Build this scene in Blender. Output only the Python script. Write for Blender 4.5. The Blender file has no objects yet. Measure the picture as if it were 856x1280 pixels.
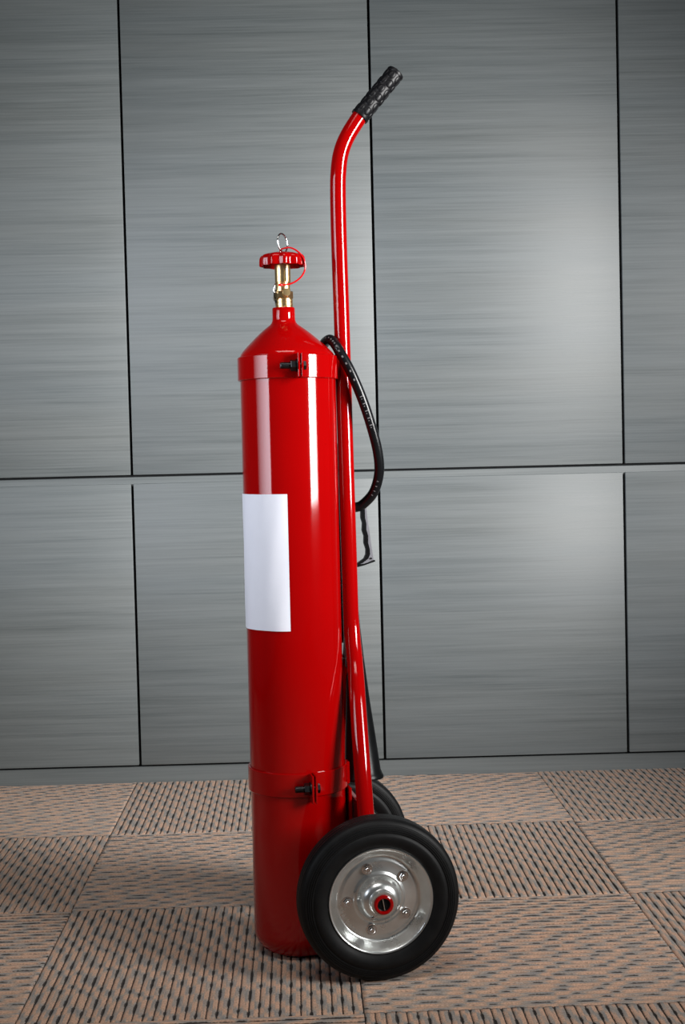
import bpy, bmesh, math, random
from mathutils import Vector, Matrix

random.seed(7)
scene = bpy.context.scene
COL = scene.collection

# ------------------------------------------------------------------ camera
CAM_H, PITCH, ROLL, FPX = 0.79649, 0.03917, 0.02355, 1735.64
cam_data = bpy.data.cameras.new('camera')
cam = bpy.data.objects.new('camera', cam_data)
COL.objects.link(cam)
r0 = Vector((1, 0, 0)); f0 = Vector((0, math.cos(PITCH), -math.sin(PITCH))); u0 = Vector((0, math.sin(PITCH), math.cos(PITCH)))
r1 = math.cos(ROLL) * r0 - math.sin(ROLL) * u0
u1 = math.sin(ROLL) * r0 + math.cos(ROLL) * u0
m = Matrix((r1, u1, -f0)).transposed().to_4x4()
m.translation = Vector((0, 0, CAM_H))
cam.matrix_world = m
cam_data.sensor_fit = 'VERTICAL'
cam_data.sensor_height = 36.0
cam_data.sensor_width = 24.075
cam_data.lens = 36.0 * FPX / 1280.0
cam_data.clip_start = 0.05
scene.camera = cam

# ------------------------------------------------------------------ world, lights, exposure
world = bpy.data.worlds.new('dim_room')
scene.world = world
world.use_nodes = True
bg = world.node_tree.nodes['Background']
bg.inputs[0].default_value = (0.85, 0.92, 1.0, 1)
bg.inputs[1].default_value = 0.03


def softbox(name, loc, target, sx, sy, power, color, spread=180):
    ld = bpy.data.lights.new(name, 'AREA')
    ld.shape = 'RECTANGLE'; ld.size = sx; ld.size_y = sy
    ld.energy = power; ld.color = color; ld.spread = math.radians(spread)
    o = bpy.data.objects.new(name, ld)
    COL.objects.link(o)
    o.location = loc
    d = Vector(target) - Vector(loc)
    o.rotation_euler = d.to_track_quat('-Z', 'Y').to_euler()
    return o


# tall studio softboxes to the right and to the left of the extinguisher
softbox('softbox_right', (1.74, 1.24, 1.20), (0.22, 2.64, 1.03), 0.74, 1.08, 25.5, (1.0, 0.99, 0.975), 68)
softbox('softbox_left', (-1.42, 1.60, 1.17), (-0.18, 2.75, 1.02), 1.04, 1.02, 7.2, (0.84, 0.90, 1.0), 70)
# unseen overhead fill, added to brighten the front of the floor
softbox('overhead_fill', (-0.15, 1.05, 2.65), (-0.15, 1.25, 0.0), 1.20, 0.60, 9.0, (1.0, 0.97, 0.93), 100)

scene.view_settings.view_transform = 'Standard'
scene.view_settings.look = 'None'
scene.view_settings.gamma = 1.0
scene.view_settings.use_curve_mapping = False
scene.view_settings.exposure = -0.15


# ------------------------------------------------------------------ material helpers
class NT:
    def __init__(self, name):
        self.mat = bpy.data.materials.new(name)
        self.mat.use_nodes = True
        self.t = self.mat.node_tree
        self.b = self.t.nodes['Principled BSDF']

    def node(self, typ, **kw):
        n = self.t.nodes.new(typ)
        for k, v in kw.items():
            setattr(n, k, v)
        return n

    def put(self, sock, v):
        if isinstance(v, bpy.types.NodeSocket):
            self.t.links.new(v, sock)
        else:
            sock.default_value = v

    def math(self, op, a, b=0.0, c=0.0, clamp=False):
        n = self.node('ShaderNodeMath', operation=op, use_clamp=clamp)
        self.put(n.inputs[0], a); self.put(n.inputs[1], b); self.put(n.inputs[2], c)
        return n.outputs[0]

    def noise(self, vec, scale, detail=3.0, rough=0.55, dist=0.0):
        n = self.node('ShaderNodeTexNoise')
        if vec is not None:
            self.put(n.inputs['Vector'], vec)
        self.put(n.inputs['Scale'], scale); self.put(n.inputs['Detail'], detail)
        self.put(n.inputs['Roughness'], rough); self.put(n.inputs['Distortion'], dist)
        return n.outputs[0]

    def objco(self):
        return self.node('ShaderNodeTexCoord').outputs['Object']

    def mapping(self, vec, loc=(0, 0, 0), rot=(0, 0, 0), scale=(1, 1, 1)):
        n = self.node('ShaderNodeMapping')
        self.put(n.inputs[0], vec); self.put(n.inputs[1], loc); self.put(n.inputs[2], rot); self.put(n.inputs[3], scale)
        return n.outputs[0]

    def ramp(self, fac, stops):
        n = self.node('ShaderNodeValToRGB')
        el = n.color_ramp.elements
        while len(el) > 1:
            el.remove(el[-1])
        el[0].position = stops[0][0]; el[0].color = (*stops[0][1], 1)
        for p, c in stops[1:]:
            e = el.new(p); e.color = (*c, 1)
        self.put(n.inputs[0], fac)
        return n.outputs[0]

    def mix(self, fac, a, b):
        n = self.node('ShaderNodeMix', data_type='RGBA')
        self.put(n.inputs[0], fac)
        self.put(n.inputs[6], a if isinstance(a, bpy.types.NodeSocket) else (*a, 1))
        self.put(n.inputs[7], b if isinstance(b, bpy.types.NodeSocket) else (*b, 1))
        return n.outputs[2]

    def bump(self, h, strength=0.3, dist=0.001):
        n = self.node('ShaderNodeBump')
        self.put(n.inputs['Strength'], strength); self.put(n.inputs['Distance'], dist); self.put(n.inputs['Height'], h)
        self.put(self.b.inputs['Normal'], n.outputs[0])

    def set(self, color=None, rough=None, metal=None, spec=None, coat=None, coat_rough=None):
        for key, v in (('Base Color', color), ('Roughness', rough), ('Metallic', metal), ('Specular IOR Level', spec),
                       ('Coat Weight', coat), ('Coat Roughness', coat_rough)):
            if v is None:
                continue
            if isinstance(v, tuple) and len(v) == 3:
                v = (*v, 1)
            self.put(self.b.inputs[key], v)
        return self.mat


def plain(name, color, rough=0.5, metal=0.0, spec=0.5, var=0.0, scale=40.0, bump=0.0, bscale=300.0):
    """A colour with a little procedural mottling and fine relief."""
    n = NT(name)
    co = n.objco()
    if var > 0:
        f = n.noise(co, scale, 4)
        lo = tuple(max(0.0, c * (1 - var)) for c in color); hi = tuple(min(1.0, c * (1 + var)) for c in color)
        n.set(color=n.ramp(f, [(0.3, lo), (0.7, hi)]))
        n.set(rough=n.math('MULTIPLY_ADD', f, 0.25 * rough, rough * 0.88))
    else:
        n.set(color=color, rough=rough)
    n.set(metal=metal, spec=spec)
    if bump > 0:
        n.bump(n.noise(co, bscale, 3), bump, 0.0006)
    return n.mat


MAT = {}
MAT['red'] = plain('glossy_red_paint', (0.30, 0.0006, 0.0008), 0.07, spec=0.38, var=0.05, scale=6, bump=0.012, bscale=45)
MAT['red_plastic'] = plain('red_plastic', (0.62, 0.006, 0.010), 0.22, var=0.06)
MAT['rubber'] = plain('black_rubber', (0.0050, 0.0052, 0.0056), 0.52, spec=0.20, var=0.25, scale=60, bump=0.08, bscale=400)
MAT['grip'] = plain('moulded_black_grip', (0.006, 0.006, 0.007), 0.36, spec=0.20, var=0.1)
MAT['hose'] = plain('black_hose_rubber', (0.005, 0.0055, 0.0065), 0.24, spec=0.30, var=0.2, bump=0.05, bscale=500)
MAT['black_plastic'] = plain('black_plastic', (0.005, 0.0055, 0.006), 0.28, spec=0.12, var=0.2, bump=0.05)
MAT['grey_plastic'] = plain('grey_painted_metal', (0.15, 0.15, 0.17), 0.5, spec=0.3, var=0.1)
MAT['zinc'] = plain('zinc_plated_steel', (0.70, 0.72, 0.71), 0.28, metal=0.92, var=0.10, scale=28, bump=0.02, bscale=120)
MAT['steel'] = plain('bright_steel', (0.70, 0.70, 0.70), 0.16, metal=1.0, var=0.05)
MAT['dark_steel'] = plain('blackened_steel', (0.05, 0.05, 0.052), 0.32, metal=1.0, var=0.2, bump=0.05)
MAT['brass'] = plain('machined_brass', (0.84, 0.60, 0.29), 0.30, metal=1.0, var=0.12, scale=90, bump=0.03, bscale=250)
MAT['paper'] = plain('white_paper', (0.74, 0.75, 0.82), 0.6, spec=0.3, var=0.01, bump=0.02, bscale=200)
MAT['print'] = plain('pale_ink', (0.13, 0.125, 0.13), 0.6, var=0.3, scale=300)
MAT['gap'] = plain('dark_backing_board', (0.006, 0.007, 0.008), 0.8, var=0.2)


def panel_material():
    n = NT('grey_blue_veneer')
    co = n.objco()
    rnd = n.node('ShaderNodeObjectInfo').outputs['Random']
    off = n.node('ShaderNodeCombineXYZ')
    n.put(off.inputs[0], n.math('MULTIPLY', rnd, 7.3)); n.put(off.inputs[2], n.math('MULTIPLY', rnd, 31.7))
    add = n.node('ShaderNodeVectorMath', operation='ADD')
    n.put(add.inputs[0], co); n.put(add.inputs[1], off.outputs[0])
    v = add.outputs[0]
    # long horizontal grain, three widths
    a = n.noise(n.mapping(v, scale=(3.4, 1, 230)), 1.0, 5, 0.66, 0.15)
    b = n.noise(n.mapping(v, scale=(0.9, 1, 45)), 1.0, 3, 0.55, 0.3)
    c = n.noise(n.mapping(v, scale=(0.7, 1, 7)), 1.0, 2, 0.5)
    s = n.math('ADD', n.math('MULTIPLY', a, 0.55), n.math('MULTIPLY', b, 0.45))
    col = n.ramp(s, [(0.26, (0.050, 0.066, 0.068)), (0.40, (0.128, 0.150, 0.151)), (0.52, (0.180, 0.204, 0.205)), (0.74, (0.250, 0.276, 0.276))])
    tint = n.mix(n.math('SUBTRACT', n.math('MULTIPLY', c, 2.0), 0.5, clamp=True), (0.200, 0.204, 0.190), (0.162, 0.188, 0.202))
    col = n.mix(0.30, col, tint)
    sc_ = n.node('ShaderNodeVectorMath', operation='SCALE')
    n.put(sc_.inputs[0], col); n.put(sc_.inputs[3], 0.74)
    col = sc_.outputs[0]
    n.set(color=col, rough=n.math('MULTIPLY_ADD', s, 0.20, 0.40), spec=0.9)
    n.bump(a, 0.22, 0.0007)
    return n.mat


MAT['panel'] = panel_material()

RIBS = 33
TILE = 0.5


def carpet_material():
    n = NT('ribbed_carpet')
    sep = n.node('ShaderNodeSeparateXYZ')
    co = n.objco()
    n.put(sep.inputs[0], co)
    rnd = n.node('ShaderNodeObjectInfo').outputs['Random']
    x, y = sep.outputs[0], sep.outputs[1]
    u = n.math('MULTIPLY_ADD', x, RIBS / TILE, RIBS / 2.0)            # rib units, grooves at whole numbers
    tuft = n.noise(n.mapping(co, scale=(430, 300, 1)), 1.0, 4, 0.7)
    # waver of the groove
    wob = n.noise(n.mapping(co, scale=(160, 260, 1)), 1.0, 2)
    uw = n.math('ADD', u, n.math('MULTIPLY', n.math('SUBTRACT', wob, 0.5), 0.22))
    idx = n.math('ROUND', uw)
    d = n.math('ABSOLUTE', n.math('SUBTRACT', uw, idx))             # 0 at groove, .5 at rib centre
    wn = n.node('ShaderNodeTexWhiteNoise', noise_dimensions='1D')
    n.put(wn.inputs['W'], n.math('ADD', idx, n.math('MULTIPLY', rnd, 91.0)))
    jit = n.math('MULTIPLY', wn.outputs[0], 0.22)

    def phase_wave(index, period, shift, extra):
        ph = n.math('MULTIPLY_ADD', y, 1.0 / period, n.math('MULTIPLY', index, shift))
        ph = n.math('ADD', ph, extra)
        ph = n.math('ADD', ph, n.math('MULTIPLY', rnd, 5.0))
        return n.math('COSINE', n.math('MULTIPLY', ph, 2 * math.pi))

    lown = n.noise(n.mapping(co, loc=(3, 1, 0), scale=(9, 12, 1)), 1.0, 2)
    extra = n.math('ADD', jit, n.math('MULTIPLY', lown, 1.6))
    cosw = phase_wave(idx, 0.066, 0.385, extra)
    bead = n.node('ShaderNodeMapRange', interpolation_type='SMOOTHSTEP')
    n.put(bead.inputs[0], cosw); n.put(bead.inputs[1], 0.35); n.put(bead.inputs[2], 1.0)
    bead = bead.outputs[0]
    halfw = n.math('MULTIPLY_ADD', bead, 0.092, n.math('MULTIPLY_ADD', tuft, 0.09, 0.012))
    edge = n.node('ShaderNodeMapRange', interpolation_type='SMOOTHSTEP')
    n.put(edge.inputs[0], n.math('SUBTRACT', d, halfw)); n.put(edge.inputs[1], -0.035); n.put(edge.inputs[2], 0.045)
    n.put(edge.inputs[3], 1.0); n.put(edge.inputs[4], 0.0)
    dark = edge.outputs[0]
    # tan yarn turning grey around the beads
    grey = n.node('ShaderNodeMapRange', interpolation_type='SMOOTHSTEP')
    n.put(grey.inputs[0], cosw); n.put(grey.inputs[1], -0.9); n.put(grey.inputs[2], 0.9)
    strands = n.noise(n.mapping(co, scale=(300, 26, 1)), 1.0, 3)
    g = n.math('ADD', n.math('MULTIPLY_ADD', grey.outputs[0], 0.74, 0.04), n.math('MULTIPLY', n.math('SUBTRACT', strands, 0.5), 1.5))
    g = n.math('ADD', g, n.math('MULTIPLY', n.math('SUBTRACT', tuft, 0.5), 0.5), clamp=True)
    yarn = n.ramp(g, [(0.0, (0.66, 0.415, 0.29)), (0.35, (0.51, 0.365, 0.28)), (0.65, (0.41, 0.35, 0.305)), (1.0, (0.29, 0.28, 0.27))])
    var = n.math('MULTIPLY_ADD', tuft, 1.9, 0.05)
    vm = n.node('ShaderNodeVectorMath', operation='SCALE')
    n.put(vm.inputs[0], yarn); n.put(vm.inputs[3], var)
    ink = n.mix(tuft, (0.012, 0.010, 0.010), (0.050, 0.042, 0.038))
    col = n.mix(n.math('MULTIPLY', dark, 0.95), vm.outputs[0], ink)
    n.set(color=col, rough=0.95, spec=0.12)
    n.put(n.b.inputs['Sheen Weight'], 0.08)
    h = n.math('SUBTRACT', n.math('MULTIPLY', tuft, 1.0), n.math('MULTIPLY', dark, 0.8))
    n.bump(h, 0.8, 0.0012)
    return n.mat


MAT['carpet'] = carpet_material()


# ------------------------------------------------------------------ mesh helpers
def finish(name, bm, mat, parent=None, loc=(0, 0, 0), rot=(0, 0, 0), angle=35, label=None):
    bmesh.ops.recalc_face_normals(bm, faces=bm.faces)
    me = bpy.data.meshes.new(name)
    bm.to_mesh(me); bm.free()
    me.materials.append(mat)
    me.shade_smooth()
    me.set_sharp_from_angle(angle=math.radians(angle))
    o = bpy.data.objects.new(name, me)
    COL.objects.link(o)
    o.location = loc; o.rotation_euler = rot
    if parent is not None:
        o.parent = parent
    if label:
        o['label'] = label
    return o


def frame_for(axis):
    a = Vector(axis).normalized()
    h = Vector((0, 0, 1)) if abs(a.z) < 0.9 else Vector((1, 0, 0))
    b = h.cross(a).normalized()
    return a, b, a.cross(b)


def lathe(bm, prof, axis=(0, 0, 1), org=(0, 0, 0), seg=64, radfun=None, shift=None):
    """prof: list of (radius, height along axis)."""
    a, b, c = frame_for(axis)
    o = Vector(org)
    rings = []
    for r, h in prof:
        sh = Vector((shift(h), 0, 0)) if shift else Vector((0, 0, 0))
        if r < 1e-6:
            rings.append([bm.verts.new(o + a * h + sh)])
        else:
            ring = []
            for k in range(seg):
                t = 2 * math.pi * k / seg
                rr = r if radfun is None else radfun(r, h, t)
                ring.append(bm.verts.new(o + a * h + (b * math.cos(t) + c * math.sin(t)) * rr + sh))
            rings.append(ring)
    for p, q in zip(rings, rings[1:]):
        if len(p) == 1 and len(q) == 1:
            continue
        for k in range(seg):
            k2 = (k + 1) % seg
            if len(p) == 1:
                bm.faces.new((p[0], q[k], q[k2]))
            elif len(q) == 1:
                bm.faces.new((p[k], p[k2], q[0]))
            else:
                bm.faces.new((p[k], p[k2], q[k2], q[k]))
    return rings


def catmull(pts, per=8):
    P = [Vector(p) for p in pts]
    P = [P[0] * 2 - P[1]] + P + [P[-1] * 2 - P[-2]]
    out = []
    for i in range(1, len(P) - 2):
        p0, p1, p2, p3 = P[i - 1:i + 3]
        for k in range(per):
            t = k / per
            out.append(0.5 * ((2 * p1) + (p2 - p0) * t + (2 * p0 - 5 * p1 + 4 * p2 - p3) * t * t + (3 * p1 - p0 - 3 * p2 + p3) * t ** 3))
    out.append(P[-2].copy())
    return out


def sweep(bm, path, rad, seg=20, cap=True, closed=False):
    """Tube along a list of points; rad a number or a function of 0..1."""
    n = len(path)
    tans = []
    for i in range(n):
        if closed:
            t = path[(i + 1) % n] - path[i - 1]
        else:
            t = path[min(i + 1, n - 1)] - path[max(i - 1, 0)]
        tans.append(t.normalized())
    ref = Vector((0, 1, 0)) if abs(tans[0].y) < 0.8 else Vector((1, 0, 0))
    nrm = (ref - tans[0] * ref.dot(tans[0])).normalized()
    rings, frames = [], []
    for i in range(n):
        nrm = (nrm - tans[i] * nrm.dot(tans[i])).normalized()
        bi = tans[i].cross(nrm)
        r = rad(i / (n - 1)) if callable(rad) else rad
        rings.append([bm.verts.new(path[i] + (nrm * math.cos(2 * math.pi * k / seg) + bi * math.sin(2 * math.pi * k / seg)) * r) for k in range(seg)])
        frames.append((path[i], tans[i], nrm, bi))
    m_ = n if closed else n - 1
    for i in range(m_):
        p, q = rings[i], rings[(i + 1) % n]
        for k in range(seg):
            bm.faces.new((p[k], p[(k + 1) % seg], q[(k + 1) % seg], q[k]))
    if cap and not closed:
        bm.faces.new(rings[0][::-1]); bm.faces.new(rings[-1])
    return frames


def box(bm, lo, hi, bevel=0.0, seg=2):
    vs = [bm.verts.new((x, y, z)) for x in (lo[0], hi[0]) for y in (lo[1], hi[1]) for z in (lo[2], hi[2])]
    idx = [(0, 1, 3, 2), (4, 6, 7, 5), (0, 4, 5, 1), (2, 3, 7, 6), (0, 2, 6, 4), (1, 5, 7, 3)]
    fs = [bm.faces.new([vs[i] for i in f]) for f in idx]
    if bevel > 0:
        es = list({e for f in fs for e in f.edges})
        bmesh.ops.bevel(bm, geom=es, offset=bevel, segments=seg, profile=0.5, affect='EDGES')


def slab(bm, pts, y0, y1, bevel=0.0):
    """Polygon in X,Z extruded along Y."""
    a = [bm.verts.new((x, y0, z)) for x, z in pts]
    b = [bm.verts.new((x, y1, z)) for x, z in pts]
    f1 = bm.faces.new(a); f2 = bm.faces.new(b[::-1])
    n = len(pts)
    for i in range(n):
        bm.faces.new((a[i], b[i], b[(i + 1) % n], a[(i + 1) % n]))
    if bevel > 0:
        bmesh.ops.bevel(bm, geom=list(f1.edges) + list(f2.edges), offset=bevel, segments=2, profile=0.5, affect='EDGES')


def hexagon(bm, r, h0, h1, axis, org, rot=0.0, bev=0.0):
    a, b, c = frame_for(axis)
    o = Vector(org)
    tops = []
    for rr, h in ((r - bev, h0), (r, h0 + bev), (r, h1 - bev), (r - bev, h1)):
        tops.append([bm.verts.new(o + a * h + (b * math.cos(rot + k * math.pi / 3) + c * math.sin(rot + k * math.pi / 3)) * rr) for k in range(6)])
    for p, q in zip(tops, tops[1:]):
        for k in range(6):
            bm.faces.new((p[k], p[(k + 1) % 6], q[(k + 1) % 6], q[k]))
    bm.faces.new(tops[0]); bm.faces.new(tops[-1])


# ------------------------------------------------------------------ setting: floor of carpet tiles
YAW_T = 0.02874
ca, sa = math.cos(YAW_T), math.sin(YAW_T)
TX0, TY0 = -0.51442, 2.96382
RIB_H = 0.0024

bm = bmesh.new()
box(bm, (-2.75, -1.5, -0.05), (2.75, 3.46, -0.0052))
floor = finish('floor', bm, MAT['gap'])
floor['kind'] = 'structure'
floor['label'] = 'carpet tiled floor in a checkerboard of ribbed brown tiles'


def carpet_tile_mesh():
    bm = bmesh.new()
    prof = []
    for i in range(RIBS):
        for t, h in ((0.03, 0.10), (0.09, 0.62), (0.2, 0.95), (0.36, 0.90), (0.5, 1.0), (0.64, 0.90), (0.8, 0.95), (0.91, 0.62), (0.97, 0.10)):
            prof.append(((i + t) / RIBS * TILE - TILE / 2, h))
    ny = 72
    rows = []
    for j in range(ny + 1):
        y = (j / ny - 0.5) * (TILE - 0.0012)
        row = []
        for x, h in prof:
            k = 0.9 + 0.1 * math.sin(j * 1.9 + x * 311) if h > 0.5 else 1.0
            row.append(bm.verts.new((x * (1 - 0.0012 / TILE), y, -RIB_H + RIB_H * h * k)))
        rows.append(row)
    for p, q in zip(rows, rows[1:]):
        for k in range(len(p) - 1):
            bm.faces.new((p[k], p[k + 1], q[k + 1], q[k]))
    # thin skirt down to the slab
    outline = rows[0] + [r[-1] for r in rows[1:]] + rows[-1][-2::-1] + [r[0] for r in rows[-2:0:-1]]
    low = [bm.verts.new((v.co.x, v.co.y, -0.0052)) for v in outline]
    for k in range(len(outline)):
        k2 = (k + 1) % len(outline)
        bm.faces.new((outline[k], low[k], low[k2], outline[k2]))
    me = bpy.data.meshes.new('carpet_tile')
    bm.to_mesh(me); bm.free()
    me.materials.append(MAT['carpet'])
    me.shade_smooth()
    return me


tile_me = carpet_tile_mesh()
for i in range(-4, 6):
    for k in range(-1, 9):                      # k = row, counted towards the camera; -1 touches the wall
        a = TX0 + TILE * i + TILE / 2
        b = -TILE * k - TILE / 2 + TILE
        x = ca * a - sa * (b - TILE); y = TY0 + sa * a + ca * (b - TILE)
        o = bpy.data.objects.new('carpet_tile', tile_me)
        COL.objects.link(o)
        o.location = (x, y, 0)
        flip = (i + k) % 2 == 0                # ribs across the view
        o.rotation_euler = (0, 0, YAW_T + (math.pi / 2 if flip else 0) + math.pi * random.randint(0, 1))
        o.parent = floor

# ------------------------------------------------------------------ setting: panelled wall
YAW_W, WALL_D = 0.0153, 3.42541
PW, J0 = 0.60747, -0.46364
GAP = 0.0062
Z_BASE, Z_LOW_TOP, Z_UP_BOT = 0.0458, 0.7440, 0.7657
WALL_ORG = Vector((-math.sin(YAW_W) * WALL_D, math.cos(YAW_W) * WALL_D, 0))

bm = bmesh.new()
box(bm, (-2.9, 0.020, -0.05), (3.2, 0.12, 2.70))
wall = finish('wall_back', bm, MAT['gap'], loc=WALL_ORG, rot=(0, 0, YAW_W))
wall['kind'] = 'structure'
wall['label'] = 'wall clad in grey-blue wood-grain panels with dark joints'


def panel_mesh(h):
    bm = bmesh.new()
    w = PW - GAP
    box(bm, (-w / 2, 0, 0), (w / 2, 0.019, h), 0.0016, 2)
    me = bpy.data.meshes.new('panel')
    bm.to_mesh(me); bm.free()
    me.materials.append(MAT['panel'])
    me.shade_smooth(); me.set_sharp_from_angle(angle=math.radians(30))
    return me


low_me = panel_mesh(Z_LOW_TOP - Z_BASE)
up_me = panel_mesh(1.20)
top_me = panel_mesh(0.70)
for j in range(-4, 5):
    for me, z in ((low_me, Z_BASE), (up_me, Z_UP_BOT), (top_me, Z_UP_BOT + 1.222)):
        o = bpy.data.objects.new('panel', me)
        COL.objects.link(o)
        o.parent = wall
        o.location = (J0 + PW * (j + 0.5), 0, z)


def rail(z0, z1, name):
    bm = bmesh.new()
    box(bm, (-2.85, 0.0085, z0), (3.15, 0.0195, z1), 0.0008, 1)
    return finish(name, bm, MAT['panel'], wall)


rail(Z_LOW_TOP - 0.006, Z_UP_BOT - 0.0055, 'rail')
rail(Z_UP_BOT + 1.2045, Z_UP_BOT + 1.218, 'rail')

bm = bmesh.new()
box(bm, (-2.85, 0.013, -0.004), (3.15, 0.0195, Z_BASE - 0.0065), 0.0008, 1)
base = finish('baseboard_back', bm, MAT['panel'], loc=WALL_ORG, rot=(0, 0, YAW_W))
base['kind'] = 'structure'
base['label'] = 'recessed grey-blue baseboard under the wall panels'

# ------------------------------------------------------------------ the wheeled extinguisher
# local frame: X to the back (handle and wheels side), -Y to the near wheel, Z up, origin on the floor under the axle
root = bpy.data.objects.new('wheeled_fire_extinguisher', None)
COL.objects.link(root)
root.location = (0.0058, 2.26, 0.0)
root.rotation_euler = (0, 0, math.radians(11))
root['label'] = 'tall glossy red fire extinguisher on a two-wheeled trolley with curved push handle'
root['category'] = 'fire extinguisher'

CX = -0.0902          # cylinder axis
CR = 0.0768           # cylinder radius
VX = -0.0945          # valve axis

# --- cylinder
bm = bmesh.new()
prof = [(0.0, 0.004), (0.030, 0.0015), (0.046, 0.0)]
for k in range(1, 9):
    t = k / 8 * math.pi / 2
    prof.append((0.046 + (CR - 0.046) * math.sin(t), 0.034 * (1 - math.cos(t))))
prof += [(CR, z) for z in (0.2, 0.4, 0.6, 0.8, 0.93)]
prof += [(CR, 0.956), (0.0763, 0.9605), (0.0742, 0.9650), (0.0707, 0.9695), (0.0655, 0.9750), (0.0590, 0.9812), (0.0512, 0.9885), (0.0435, 0.9955),
         (0.0362, 1.0017), (0.0290, 1.0072), (0.0232, 1.0112), (0.0200, 1.0148), (0.0186, 1.0190), (0.0183, 1.0240), (0.0183, 1.0375), (0.0176, 1.0388), (0.0, 1.0388)]


def lean(z):
    return CX + (VX - CX) * max(0.0, min(1.0, (z - 0.955) / 0.06))


lathe(bm, prof, org=(0, 0, 0), seg=128, shift=lean)
cyl = finish('cylinder', bm, MAT['red'], root, angle=40)

# --- blank white sheet wrapped round the front
bm = bmesh.new()
nth = 40
th0, th1 = math.radians(-40), math.radians(77)     # angle from -X towards -Y (near side)
zt, zb = 0.7425, 0.5275
cols = []
for k in range(nth + 1):
    t = th0 + (th1 - th0) * k / nth
    col_ = []
    for zz in range(9):
        z = zt + (zb - zt) * zz / 8
        lift = 0.0012 + 0.0006 * max(0, (zz - 4) / 4) * (1 + math.sin(k * 0.4)) + 0.0003 * math.sin(k * 0.7 + zz)
        rr = CR + lift
        z2 = z - 0.001 * k / nth
        col_.append([bm.verts.new((CX - math.cos(t) * q, -math.sin(t) * q, z2)) for q in (rr, rr - 0.0003)])
    cols.append(col_)
for p, q in zip(cols, cols[1:]):
    for zz in range(8):
        for s in (0, 1):
            bm.faces.new((p[zz][s], p[zz + 1][s], q[zz + 1][s], q[zz][s]))
for kk in (0, nth):
    for zz in range(8):
        bm.faces.new((cols[kk][zz][0], cols[kk][zz + 1][0], cols[kk][zz + 1][1], cols[kk][zz][1]))
for k in range(nth):
    for zz in (0, 8):
        bm.faces.new((cols[k][zz][0], cols[k + 1][zz][0], cols[k + 1][zz][1], cols[k][zz][1]))
finish('paper_sheet', bm, MAT['paper'], cyl, label='blank white sheet of paper')


# --- clamp bands with bolts
def clamp(z0, z1, r_in, thick, xl, xr, ydeep, drop, bolt_z, tip_x):
    """Band round the cylinder; it opens between xl and xr on the near side, where two flanges stand out towards -Y."""
    bm = bmesh.new()
    ro = r_in + thick
    tl = math.atan2(-math.sqrt(ro * ro - (xl - CX) ** 2), xl - CX)
    tr = math.atan2(-math.sqrt(ro * ro - (xr - CX) ** 2), xr - CX)
    # from right flange counter-clockwise all the way round to the left flange
    a0, a1 = tr, tl + 2 * math.pi
    n = 96
    rings = []
    bv = min(0.0012, thick * 0.4)
    sec = [(r_in, z0), (ro - bv, z0), (ro, z0 + bv), (ro, z1 - bv), (ro - bv, z1), (r_in, z1)]
    for k in range(n + 1):
        t = a0 + (a1 - a0) * k / n
        rings.append([bm.verts.new((CX + math.cos(t) * r, math.sin(t) * r, z)) for r, z in sec])
    for p, q in zip(rings, rings[1:]):
        for i in range(len(sec)):
            bm.faces.new((p[i], q[i], q[(i + 1) % len(sec)], p[(i + 1) % len(sec)]))
    bm.faces.new(rings[0]); bm.faces.new(rings[-1])
    # flanges, bent outwards
    yb = -math.sqrt(ro * ro - (xl - CX) ** 2)
    for xe, sgn in ((xl, -1), (xr, 1)):
        xa, xb = sorted((xe, xe + sgn * thick))
        box(bm, (xa, yb - ydeep, z0 - drop), (xb, yb + thick * 0.6, z1), 0.0008, 1)
    # tongue that reaches back to the pole
    box(bm, (CX + ro - 0.002, -0.010, z0 + 0.001), (-0.006, 0.010, z1 - 0.001), 0.0008, 1)
    band = finish('clamp_band', bm, MAT['red'], root, angle=35)
    by = yb - ydeep * 0.52
    bm = bmesh.new()
    lathe(bm, [(0.0, 0), (0.0042, 0), (0.0052, 0.001), (0.0052, xr + thick + 0.003 - tip_x), (0, xr + thick + 0.003 - tip_x)], axis=(1, 0, 0), org=(tip_x, by, bolt_z), seg=20)
    bolt = finish('bolt', bm, MAT['dark_steel'], band)
    bm = bmesh.new()
    hexagon(bm, 0.0092, 0, 0.0086, (1, 0, 0), (xl - thick - 0.0106, by, bolt_z), 0.3, 0.0006)
    finish('nut', bm, MAT['dark_steel'], band)
    bm = bmesh.new()
    lathe(bm, [(0.0053, 0), (0.0104, 0), (0.0104, 0.0016), (0.0053, 0.0016)], axis=(1, 0, 0), org=(xl - thick - 0.0018, by, bolt_z), seg=24)
    finish('washer', bm, MAT['dark_steel'], band)
    bm = bmesh.new()
    hexagon(bm, 0.0076, 0, 0.0050, (1, 0, 0), (xr + thick, by, bolt_z), 0.1, 0.0006)
    finish('bolt_head', bm, MAT['dark_steel'], band)
    return band


clamp(0.9225, 0.9600, CR + 0.0006, 0.0032, -0.0862, -0.0838, 0.018, 0.0, 0.9405, -0.1160)
clamp(0.2635, 0.3015, CR + 0.0004, 0.0034, -0.0808, -0.0785, 0.022, 0.006, 0.2800, -0.1095)

# --- push pole with curved handle
pole_pts = [(0.0062, 0.0, 0.455), (0.0042, 0.0, 0.5113), (0.0028, 0, 0.68), (0.0014, 0, 0.85), (0.0002, 0, 1.0192), (-0.0010, 0, 1.12), (-0.0013, 0, 1.1864),
            (-0.0010, 0, 1.2254), (0.0003, 0, 1.2544), (0.0049, 0, 1.2850), (0.0160, 0, 1.3128), (0.0368, 0, 1.3448), (0.0500, 0, 1.3602), (0.0940, 0, 1.4110)]
bm = bmesh.new()
sweep(bm, catmull(pole_pts, 10), 0.0129, 32)
pole = finish('push_pole', bm, MAT['red'], root, angle=50)

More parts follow.
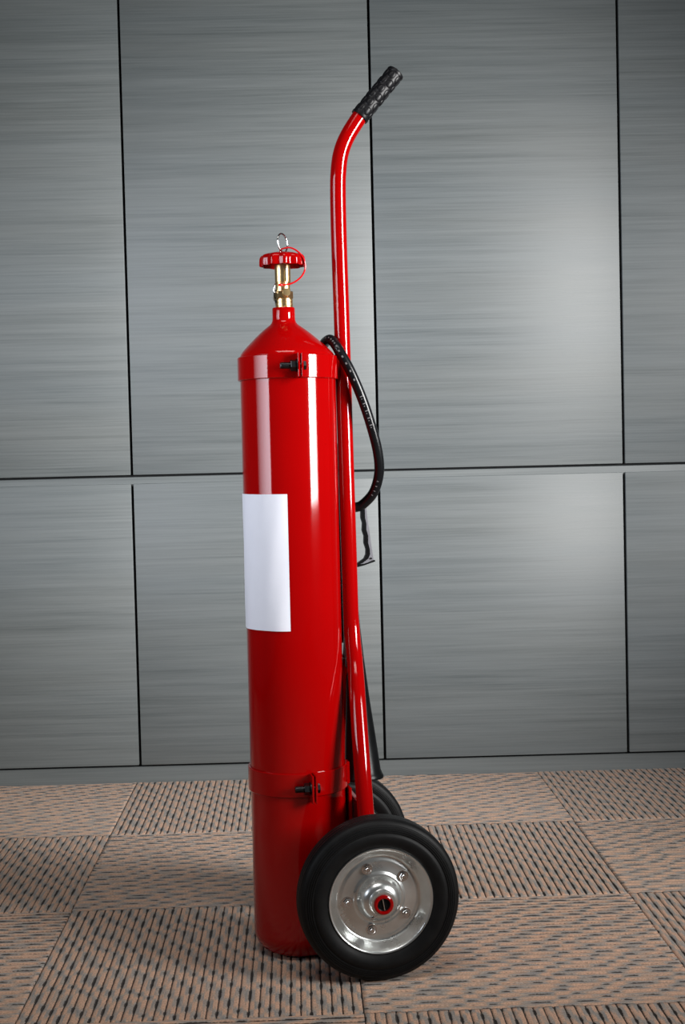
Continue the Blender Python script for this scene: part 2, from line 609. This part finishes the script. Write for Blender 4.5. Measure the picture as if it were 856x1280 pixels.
# --- moulded grip on its end
g0, g1 = Vector((0.0368, 0, 1.3452)), Vector((0.1000, 0, 1.4193))
gd = (g1 - g0); gl = gd.length; gd.normalize()
bm = bmesh.new()
GR = 0.0142
gp = [(0.0130, 0.0), (0.0150, 0.0), (0.0153, 0.0012), (0.0153, 0.0045), (GR, 0.0056)]
gp += [(GR, 0.0056 + (gl - 0.012) * k / 12) for k in range(1, 13)]
gp += [(0.0150, gl - 0.0055), (0.0152, gl - 0.003), (0.0146, gl - 0.001), (0.0130, gl), (0.006, gl + 0.0006), (0.0, gl + 0.0006)]
lathe(bm, gp, axis=gd, org=g0, seg=48)
grip = finish('grip', bm, MAT['grip'], pole, label='black moulded rubber hand grip')
bm = bmesh.new()
ga, gb, gc = frame_for(gd)
for iu in range(6):
    for iv in range(6):
        t = 2 * math.pi * (iv + 0.5 * (iu % 2)) / 6 + 0.3
        h = 0.0125 + iu * (gl - 0.025) / 5
        nrm = gb * math.cos(t) + gc * math.sin(t)
        tg = gc * math.cos(t) - gb * math.sin(t)
        rings = []
        for rr, hh in ((0.0068, -0.0006), (0.0058, 0.0004), (0.0040, 0.0009), (0.0020, 0.0011), (0.0, 0.0012)):
            ring = []
            for q in range(1 if rr == 0 else 14):
                an = 2 * math.pi * q / 14
                dx, dh = rr * math.cos(an), rr * 1.15 * math.sin(an)
                ang = t + dx / GR
                n2 = gb * math.cos(ang) + gc * math.sin(ang)
                ring.append(bm.verts.new(g0 + gd * (h + dh) + n2 * (GR + hh)))
            rings.append(ring)
        for p, q in zip(rings, rings[1:]):
            for k in range(len(p)):
                if len(q) == 1:
                    bm.faces.new((p[k], p[(k + 1) % len(p)], q[0]))
                else:
                    bm.faces.new((p[k], p[(k + 1) % len(p)], q[(k + 1) % len(q)], q[k]))
finish('grip_studs', bm, MAT['grip'], pole, angle=60)

# --- fork legs spreading from the pole to the axle
for sgn in (-1, 1):
    pts = [(0.0048, 0.0, 0.540), (0.0052, sgn * 0.003, 0.505), (0.0050, sgn * 0.017, 0.470), (0.0030, sgn * 0.038, 0.436), (0.0004, sgn * 0.060, 0.395),
           (-0.0012, sgn * 0.086, 0.32), (0.0002, sgn * 0.104, 0.23), (0.0028, sgn * 0.114, 0.125)]
    bm = bmesh.new()
    # the leg is flattened where it laps over the pole
    sweep(bm, catmull(pts, 8), lambda t: 0.0132 if t > 0.12 else 0.0118 + 0.0014 * t / 0.12, 28)
    leg = finish('fork_leg', bm, MAT['red'], root, angle=50)
    bm = bmesh.new()
    c = Vector((0.0048, sgn * 0.0170, 0.470))
    ring = []
    for k in range(18):
        t = 2 * math.pi * k / 18
        ring.append(c + Vector((math.cos(t) * 0.0126, sgn * math.sin(t) * 0.0126 * 0.8, 0.005 * math.sin(t))))
    sweep(bm, ring, 0.0016, 8, closed=True)
    finish('weld_bead', bm, MAT['red'], leg)

# --- axle and foot plate
bm = bmesh.new()
lathe(bm, [(0.0, -0.205), (0.0105, -0.205), (0.0105, 0.205), (0.0, 0.205)], axis=(0, 1, 0), org=(0.0028, 0, 0.125), seg=28)
finish('axle', bm, MAT['red'], root)
bm = bmesh.new()
box(bm, (CX + CR + 0.001, -0.030, 0.10), (-0.0070, 0.030, 0.262), 0.001, 1)
finish('spine_plate', bm, MAT['red'], root)
bm = bmesh.new()
box(bm, (-0.003, -0.104, 0.138), (0.004, 0.104, 0.245), 0.001, 1)
finish('cross_plate', bm, MAT['red'], root)

# --- wheels
WX = 0.0028
WR = 0.1246


def wheel_meshes():
    # tyre: profile radius, outward offset; mirrored
    half = [(0.0780, 0.0150), (0.0795, 0.0205), (0.0830, 0.0240), (0.0880, 0.0268), (0.0935, 0.0285), (0.0985, 0.0290), (0.1020, 0.0280), (0.1040, 0.0262),
            (0.1052, 0.0262), (0.1056, 0.0272), (0.1068, 0.0272), (0.1072, 0.0260), (0.1082, 0.0260), (0.1086, 0.0269), (0.1097, 0.0268), (0.1101, 0.0256),
            (0.1111, 0.0255), (0.1115, 0.0263), (0.1126, 0.0261), (0.1130, 0.0249), (0.1140, 0.0247), (0.1145, 0.0254), (0.1158, 0.0250), (0.1165, 0.0236),
            (0.1195, 0.0222), (0.1218, 0.0200), (0.1232, 0.0172), (0.1240, 0.0140), (0.1229, 0.0136), (0.1229, 0.0120), (0.1243, 0.0116), (0.1245, 0.0060),
            (0.1234, 0.0056), (0.1234, 0.0040), (WR, 0.0036), (WR, 0.0)]
    prof = half + [(r, -s) for r, s in half[-2::-1]]
    bm = bmesh.new()
    lathe(bm, prof, axis=(0, -1, 0), seg=128)
    return bm


def make_wheel(ypos, flip):
    rot = (0, 0, math.pi if flip else 0)
    loc = (WX, ypos, 0.125)
    tyre = finish('tyre', wheel_meshes(), MAT['rubber'], root, loc, rot, angle=28, label='black rubber tyre with fine ridges')
    # rim disc
    bm = bmesh.new()
    prof = [(0.0790, 0.0160), (0.0808, 0.0205), (0.0812, 0.0232), (0.0802, 0.0248), (0.0788, 0.0246), (0.0772, 0.0228), (0.0738, 0.0170), (0.0690, 0.0092), (0.0662, 0.0058),
            (0.0640, 0.0046), (0.0612, 0.0050), (0.0588, 0.0062), (0.0556, 0.0066), (0.0420, 0.0066), (0.0400, 0.0074), (0.0385, 0.0090), (0.0365, 0.0094), (0.0350, 0.0096),
            (0.0335, 0.0120), (0.0318, 0.0172), (0.0292, 0.0226), (0.0260, 0.0264), (0.0228, 0.0284), (0.0206, 0.0292), (0.0196, 0.0300), (0.0192, 0.0318), (0.0192, 0.0392),
            (0.0186, 0.0400), (0.0150, 0.0400), (0.0150, 0.0300), (0.0, 0.0300)]
    lathe(bm, prof, axis=(0, -1, 0), seg=96)
    rim = finish('wheel_rim', bm, MAT['zinc'], root, loc, rot, angle=42, label='zinc plated dished wheel rim')
    bm = bmesh.new()
    prof = [(0.0, -0.0300), (0.0150, -0.0300), (0.0200, -0.0300), (0.030, -0.018), (0.036, -0.008), (0.064, -0.006), (0.0665, -0.007), (0.0775, -0.0225), (0.0800, -0.0246), (0.0808, -0.0205), (0.0790, -0.0160)]
    lathe(bm, prof, axis=(0, -1, 0), seg=64)
    finish('inner_rim', bm, MAT['zinc'], rim)
    for k in range(5):
        t = math.radians(39 + 72 * k)
        c = Vector((0.0492 * math.cos(t), 0, 0.0492 * math.sin(t)))
        bm = bmesh.new()
        lathe(bm, [(0.0085, 0.0060), (0.0085, 0.0076), (0.0052, 0.0080)], axis=(0, -1, 0), org=c, seg=20)
        hexagon(bm, 0.0066, 0.0076, 0.0124, (0, -1, 0), c, 0.4 * k, 0.0005)
        lathe(bm, [(0.0040, 0.0124), (0.0040, 0.0148), (0.0032, 0.0156), (0.0, 0.0156)], axis=(0, -1, 0), org=c, seg=16)
        finish('rim_bolt', bm, MAT['steel'], rim)
    # grease nipple
    bm = bmesh.new()
    t = math.radians(238)
    lathe(bm, [(0.0026, 0.016), (0.0026, 0.0235), (0.0016, 0.0255), (0.0022, 0.0275), (0.0, 0.0285)], axis=(0, -1, 0), org=(0.0275 * math.cos(t), 0, 0.0275 * math.sin(t)), seg=14)
    finish('grease_nipple', bm, MAT['steel'], rim)
    # red axle end, with a slot for the split pin
    bm = bmesh.new()
    lathe(bm, [(0.0148, 0.0340), (0.0150, 0.0410), (0.0146, 0.0430), (0.0128, 0.0440), (0.0102, 0.0436), (0.0098, 0.0420), (0.0098, 0.0310)], axis=(0, -1, 0), seg=40)
    finish('axle_end', bm, MAT['red'], rim, label='red ring of the axle end')
    bm = bmesh.new()
    lathe(bm, [(0.0099, 0.0410), (0.0085, 0.0400), (0.0, 0.0400)], axis=(0, -1, 0), seg=32)  # shallow black disc, the shade inside the bore put into its colour
    finish('axle_bore', bm, MAT['black_plastic'], rim, label='black disc for the dark bore of the axle')
    bm = bmesh.new()
    p0, p1 = Vector((-0.0016, -0.0412, 0.0086)), Vector((0.0014, -0.0412, -0.0084))
    sweep(bm, [p0, p0.lerp(p1, 0.5), p1], 0.0009, 8)
    finish('split_pin', bm, MAT['steel'], rim)
    # parts were made about the rim's own axis, so they only need the rim as parent
    return tyre, rim


make_wheel(-0.166, False)
make_wheel(0.166, True)

# --- valve of brass
bm = bmesh.new()
vp = [(0.0, 1.037), (0.0142, 1.037), (0.0142, 1.0398), (0.0134, 1.0402), (0.0134, 1.0412), (0.0139, 1.0417), (0.0139, 1.0462), (0.0133, 1.0467), (0.0133, 1.0477), (0.0138, 1.0482), (0.0138, 1.0515), (0.0128, 1.0522), (0.0128, 1.0530)]
lathe(bm, vp, org=(VX + 0.0015, 0, 0), seg=48)
hexagon(bm, 0.0152, 1.0530, 1.0650, (0, 0, 1), (VX + 0.0006, 0, 0), 0.35, 0.0008)
vp = [(0.0115, 1.0640), (0.0115, 1.0770), (0.0122, 1.0776), (0.0122, 1.0786), (0.0118, 1.0790), (0.0127, 1.0796), (0.0127, 1.1065), (0.0118, 1.1080), (0.0068, 1.1085), (0.0068, 1.118), (0.0, 1.118)]
lathe(bm, vp, org=(VX, 0, 0), seg=48)
valve = finish('valve', bm, MAT['brass'], root, angle=30, label='brass cylinder valve')

bm = bmesh.new()
lathe(bm, [(0.0, 0.010), (0.0058, 0.010), (0.0058, 0.0185), (0.0066, 0.0186), (0.0066, 0.0208), (0.0060, 0.0216), (0.0, 0.0218)], axis=(0, -1, 0), org=(-0.0920, 0, 1.0615), seg=24)
finish('burst_plug', bm, MAT['brass'], valve)
bm = bmesh.new()
box(bm, (VX + 0.0004, -0.0140, 1.0800), (VX + 0.0046, -0.010, 1.1075), 0.0008, 2)
finish('key_strip', bm, MAT['brass'], valve)
bm = bmesh.new()
for (x, z, w, h) in ((0.0014, 1.1010, 0.0026, 0.0016), (0.0018, 1.0975, 0.0008, 0.0040), (0.0026, 1.0925, 0.0026, 0.0010), (0.0016, 1.0890, 0.0018, 0.0014), (0.0028, 1.0850, 0.0012, 0.0026), (0.0014, 1.0830, 0.0020, 0.0010)):
    box(bm, (VX + x, -0.0143, z), (VX + x + w, -0.0138, z + h), 0.0002, 1)
finish('stamped_marks', bm, MAT['dark_steel'], valve)
# outlet at the far side
bm = bmesh.new()
lathe(bm, [(0.0, 0.0), (0.0088, 0.0), (0.0088, 0.026), (0.0104, 0.0265), (0.0104, 0.036), (0.0, 0.036)], axis=(0, 1, 0), org=(VX, 0.004, 1.0610), seg=28)
finish('outlet', bm, MAT['brass'], valve)

# hand wheel: scalloped, dished, hollow underneath
bm = bmesh.new()


def scallop(r, h, t):
    k = max(0.0, (r - 0.024) / 0.012)
    return r * (1 + 0.055 * k * math.cos(11 * t + 0.6))


hw = [(0.0, 1.1275), (0.010, 1.1275), (0.020, 1.1262), (0.028, 1.1242), (0.0330, 1.1222), (0.0350, 1.1190), (0.0355, 1.1160), (0.0358, 1.1070), (0.0352, 1.1052),
      (0.0345, 1.1060), (0.0330, 1.1120), (0.0305, 1.1165), (0.024, 1.1195), (0.0135, 1.1205), (0.0130, 1.1120), (0.0, 1.1120)]
lathe(bm, hw, org=(VX + 0.0003, 0, 0), seg=132, radfun=scallop)
finish('hand_wheel', bm, MAT['red'], valve, angle=40, label='red scalloped hand wheel')

# steel ring standing on the hand wheel
bm = bmesh.new()
ca_, sa_ = math.cos(math.radians(46)), math.sin(math.radians(46))
ring = []
for k in range(40):
    t = 2 * math.pi * k / 40
    ring.append(Vector((VX + 0.0010 + 0.0132 * math.cos(t) * ca_ - 0.001 * math.sin(t), 0.0132 * math.cos(t) * sa_, 1.1427 + 0.0146 * math.sin(t))))
sweep(bm, ring, 0.00135, 12, closed=True)
finish('pull_ring', bm, MAT['steel'], valve, label='bright steel pull ring')

# red seal cord
bm = bmesh.new()
cord = [(-0.0975, 0.002, 1.1300), (-0.0954, -0.0020, 1.1325), (-0.0837, -0.0100, 1.1337), (-0.0722, -0.0180, 1.1266), (-0.0637, -0.0220, 1.1147), (-0.0615, -0.0220, 1.0997),
        (-0.0670, -0.0200, 1.0873), (-0.0773, -0.0180, 1.0787), (-0.0887, -0.0160, 1.0745), (-0.1015, -0.0150, 1.0739)]
sweep(bm, catmull(cord, 10), 0.0014, 10)
finish('seal_cord', bm, MAT['red_plastic'], valve, label='thin red seal cord')
bm = bmesh.new()
box(bm, (-0.1040, -0.0172, 1.0718), (-0.0985, -0.0112, 1.0756), 0.0008, 2)
finish('cord_tag', bm, MAT['red_plastic'], valve)
# small safety clip at the left of the valve
bm = bmesh.new()
clip = [(-0.1060, -0.002, 1.0780), (-0.1092, -0.004, 1.0735), (-0.1106, -0.004, 1.0660), (-0.1085, -0.004, 1.0615), (-0.1070, -0.003, 1.0680)]
sweep(bm, catmull(clip, 8), 0.0011, 10)
finish('safety_clip', bm, MAT['steel'], valve)
bm = bmesh.new()
sweep(bm, catmull([(-0.1096, -0.003, 1.0630), (-0.1090, -0.003, 1.0560), (-0.1066, -0.003, 1.0470)], 8), 0.0012, 10)
finish('clip_tail', bm, MAT['dark_steel'], valve)

# --- hose
hose_pts = [(VX, 0.036, 1.0610), (-0.0930, 0.052, 1.0585), (-0.0860, 0.068, 1.038), (-0.0700, 0.077, 1.000), (-0.0520, 0.071, 0.974), (-0.0350, 0.052, 0.9715), (-0.0262, 0.032, 0.9805),
            (-0.0233, 0.020, 0.9858), (-0.0195, 0.000, 0.9877), (-0.0146, -0.014, 0.9794), (-0.0090, -0.024, 0.9657), (0.0067, -0.029, 0.9347), (0.0250, -0.028, 0.8908),
            (0.0405, -0.022, 0.8457), (0.0519, -0.014, 0.8042), (0.0556, -0.004, 0.7703), (0.0490, 0.010, 0.7388), (0.0338, 0.024, 0.7191), (0.0223, 0.030, 0.7140), (0.0080, 0.034, 0.7143)]
bm = bmesh.new()
HR = 0.0082
frames = sweep(bm, catmull(hose_pts, 12), HR, 28)
hose = finish('hose', bm, MAT['hose'], root, angle=60, label='black rubber discharge hose')
# faint printed characters along the hose, worn to dashes
bm = bmesh.new()
view = Vector((-0.19, -0.98, 0.0))


def mark(i, la, wa, off=0.0):
    p, t, n1, b1 = frames[i]
    nv = (view - t * view.dot(t)).normalized()
    sd = t.cross(nv)
    rings = []
    for s in (-1, 1):
        for w in (-1, 0, 1):
            a = off + w * wa / HR * 0.5
            q = p + t * (s * la * 0.5) + (nv * math.cos(a) + sd * math.sin(a)) * (HR + 0.00025)
            rings.append(bm.verts.new(q))
    a, b, c, d, e, f = rings
    bm.faces.new((a, b, e, d)); bm.faces.new((b, c, f, e))


start = 12 * 8
for k, i in enumerate(range(start, start + 42, 4)):
    mark(i, 0.0034, 0.0026, 0.05 - 0.02 * (k % 2))
for i in range(start + 47, start + 62, 3):
    mark(i, 0.0016, 0.0046, 0.0)
    mark(i + 1, 0.0014, 0.0018, 0.12)
for i in range(start + 88, start + 100, 3):
    mark(i, 0.0016, 0.0030, 0.0)
pm = finish('printed_marks', bm, MAT['print'], hose, label='faded grey print along the hose')
pm['kind'] = 'stuff'
bm = bmesh.new()
p, t, _, _ = frames[3]
lathe(bm, [(HR, 0.0), (HR + 0.0016, 0.0), (HR + 0.0016, 0.012), (HR, 0.012)], axis=t, org=frames[1][0], seg=28)
finish('hose_ferrule', bm, MAT['dark_steel'], hose)

# --- discharge horn with trigger
HY = 0.034
bm = bmesh.new()
h0, h1 = Vector((0.0110, HY, 0.571)), Vector((0.0212, 0.014, 0.2655))
hl = (h1 - h0).length
lathe(bm, [(0.0, 0.0), (0.0095, 0.0), (0.0108, 0.004), (0.0120, 0.05), (0.0150, 0.11), (0.0200, 0.18), (0.0255, 0.24), (0.0298, hl - 0.014), (0.0320, hl - 0.008), (0.0340, hl - 0.004), (0.0338, hl),
           (0.0316, hl), (0.0270, hl - 0.03), (0.0150, 0.150), (0.0, 0.10)], axis=h1 - h0, org=h0, seg=48)
horn = finish('discharge_horn', bm, MAT['black_plastic'], root, angle=35, label='slim black discharge horn hanging behind the pole')
bm = bmesh.new()
prof = [(0.0, 0.490), (0.0100, 0.490), (0.0112, 0.495), (0.0112, 0.735)]
z = 0.735
while z < 0.815:
    prof += [(0.0112, z), (0.0124, z + 0.0012), (0.0124, z + 0.0028), (0.0112, z + 0.004)]
    z += 0.0055
prof += [(0.0100, 0.820), (0.0, 0.820)]
lathe(bm, prof, org=(0.0040, HY, 0), seg=32)
finish('trigger_body', bm, MAT['black_plastic'], horn)
grip_poly = [(0.0311, 0.722), (0.0308, 0.6961), (0.0333, 0.6877), (0.0324, 0.6753), (0.0354, 0.6659), (0.0349, 0.6545), (0.0381, 0.644), (0.0379, 0.6357), (0.0345, 0.6286), (0.0216, 0.6202),
             (0.0110, 0.6180), (0.0110, 0.6155), (0.0216, 0.6174), (0.0322, 0.6214), (0.0419, 0.6283), (0.0448, 0.6355), (0.0444, 0.6438), (0.042, 0.6543), (0.0423, 0.6657), (0.0396, 0.6761), (0.0396, 0.6865), (0.0377, 0.6959), (0.0375, 0.722)]
bm = bmesh.new()
slab(bm, grip_poly, HY - 0.0045, HY + 0.0035, 0.0)
finish('trigger_grip', bm, MAT['black_plastic'], horn, angle=50, label='black trigger grip with finger waves')
plate_poly = [(0.0365, 0.722), (0.0396, 0.722), (0.0423, 0.6905), (0.0446, 0.676), (0.0468, 0.6562), (0.0495, 0.6353), (0.0506, 0.6257), (0.0354, 0.6197), (0.0216, 0.6174), (0.0322, 0.6210),
              (0.0415, 0.6283), (0.0440, 0.6355), (0.0436, 0.6438), (0.0412, 0.6543), (0.0415, 0.6657), (0.0388, 0.6761), (0.0388, 0.6865), (0.0369, 0.6959)]
bm = bmesh.new()
slab(bm, plate_poly, HY - 0.003, HY + 0.002, 0.0)
finish('trigger_plate', bm, MAT['grey_plastic'], horn, label='grey backing plate of the trigger grip')
bm = bmesh.new()
slab(bm, [(0.0100, 0.6180), (0.0216, 0.6192), (0.0354, 0.62), (0.0514, 0.6252), (0.0532, 0.625), (0.0532, 0.6229), (0.0353, 0.6173), (0.0247, 0.6149), (0.0100, 0.6140)], HY - 0.004, HY + 0.004, 0.0)
finish('trigger_guard', bm, MAT['black_plastic'], horn)
bm = bmesh.new()
lathe(bm, [(0.0, 0.0), (0.0014, 0.0), (0.0014, 0.010), (0.0, 0.010)], axis=(0, 1, 0), org=(0.0465, HY - 0.005, 0.6283), seg=14)  # black peg, its colour standing for the darkness of a small hole
finish('painted_hole', bm, MAT['black_plastic'], horn)
# holder that hangs the horn on the pole
for hz in (0.600, 0.660):
    bm = bmesh.new()
    box(bm, (-0.004, 0.010, hz), (0.014, 0.026, hz + 0.006), 0.001, 1)
    finish('horn_holder', bm, MAT['dark_steel'], root)
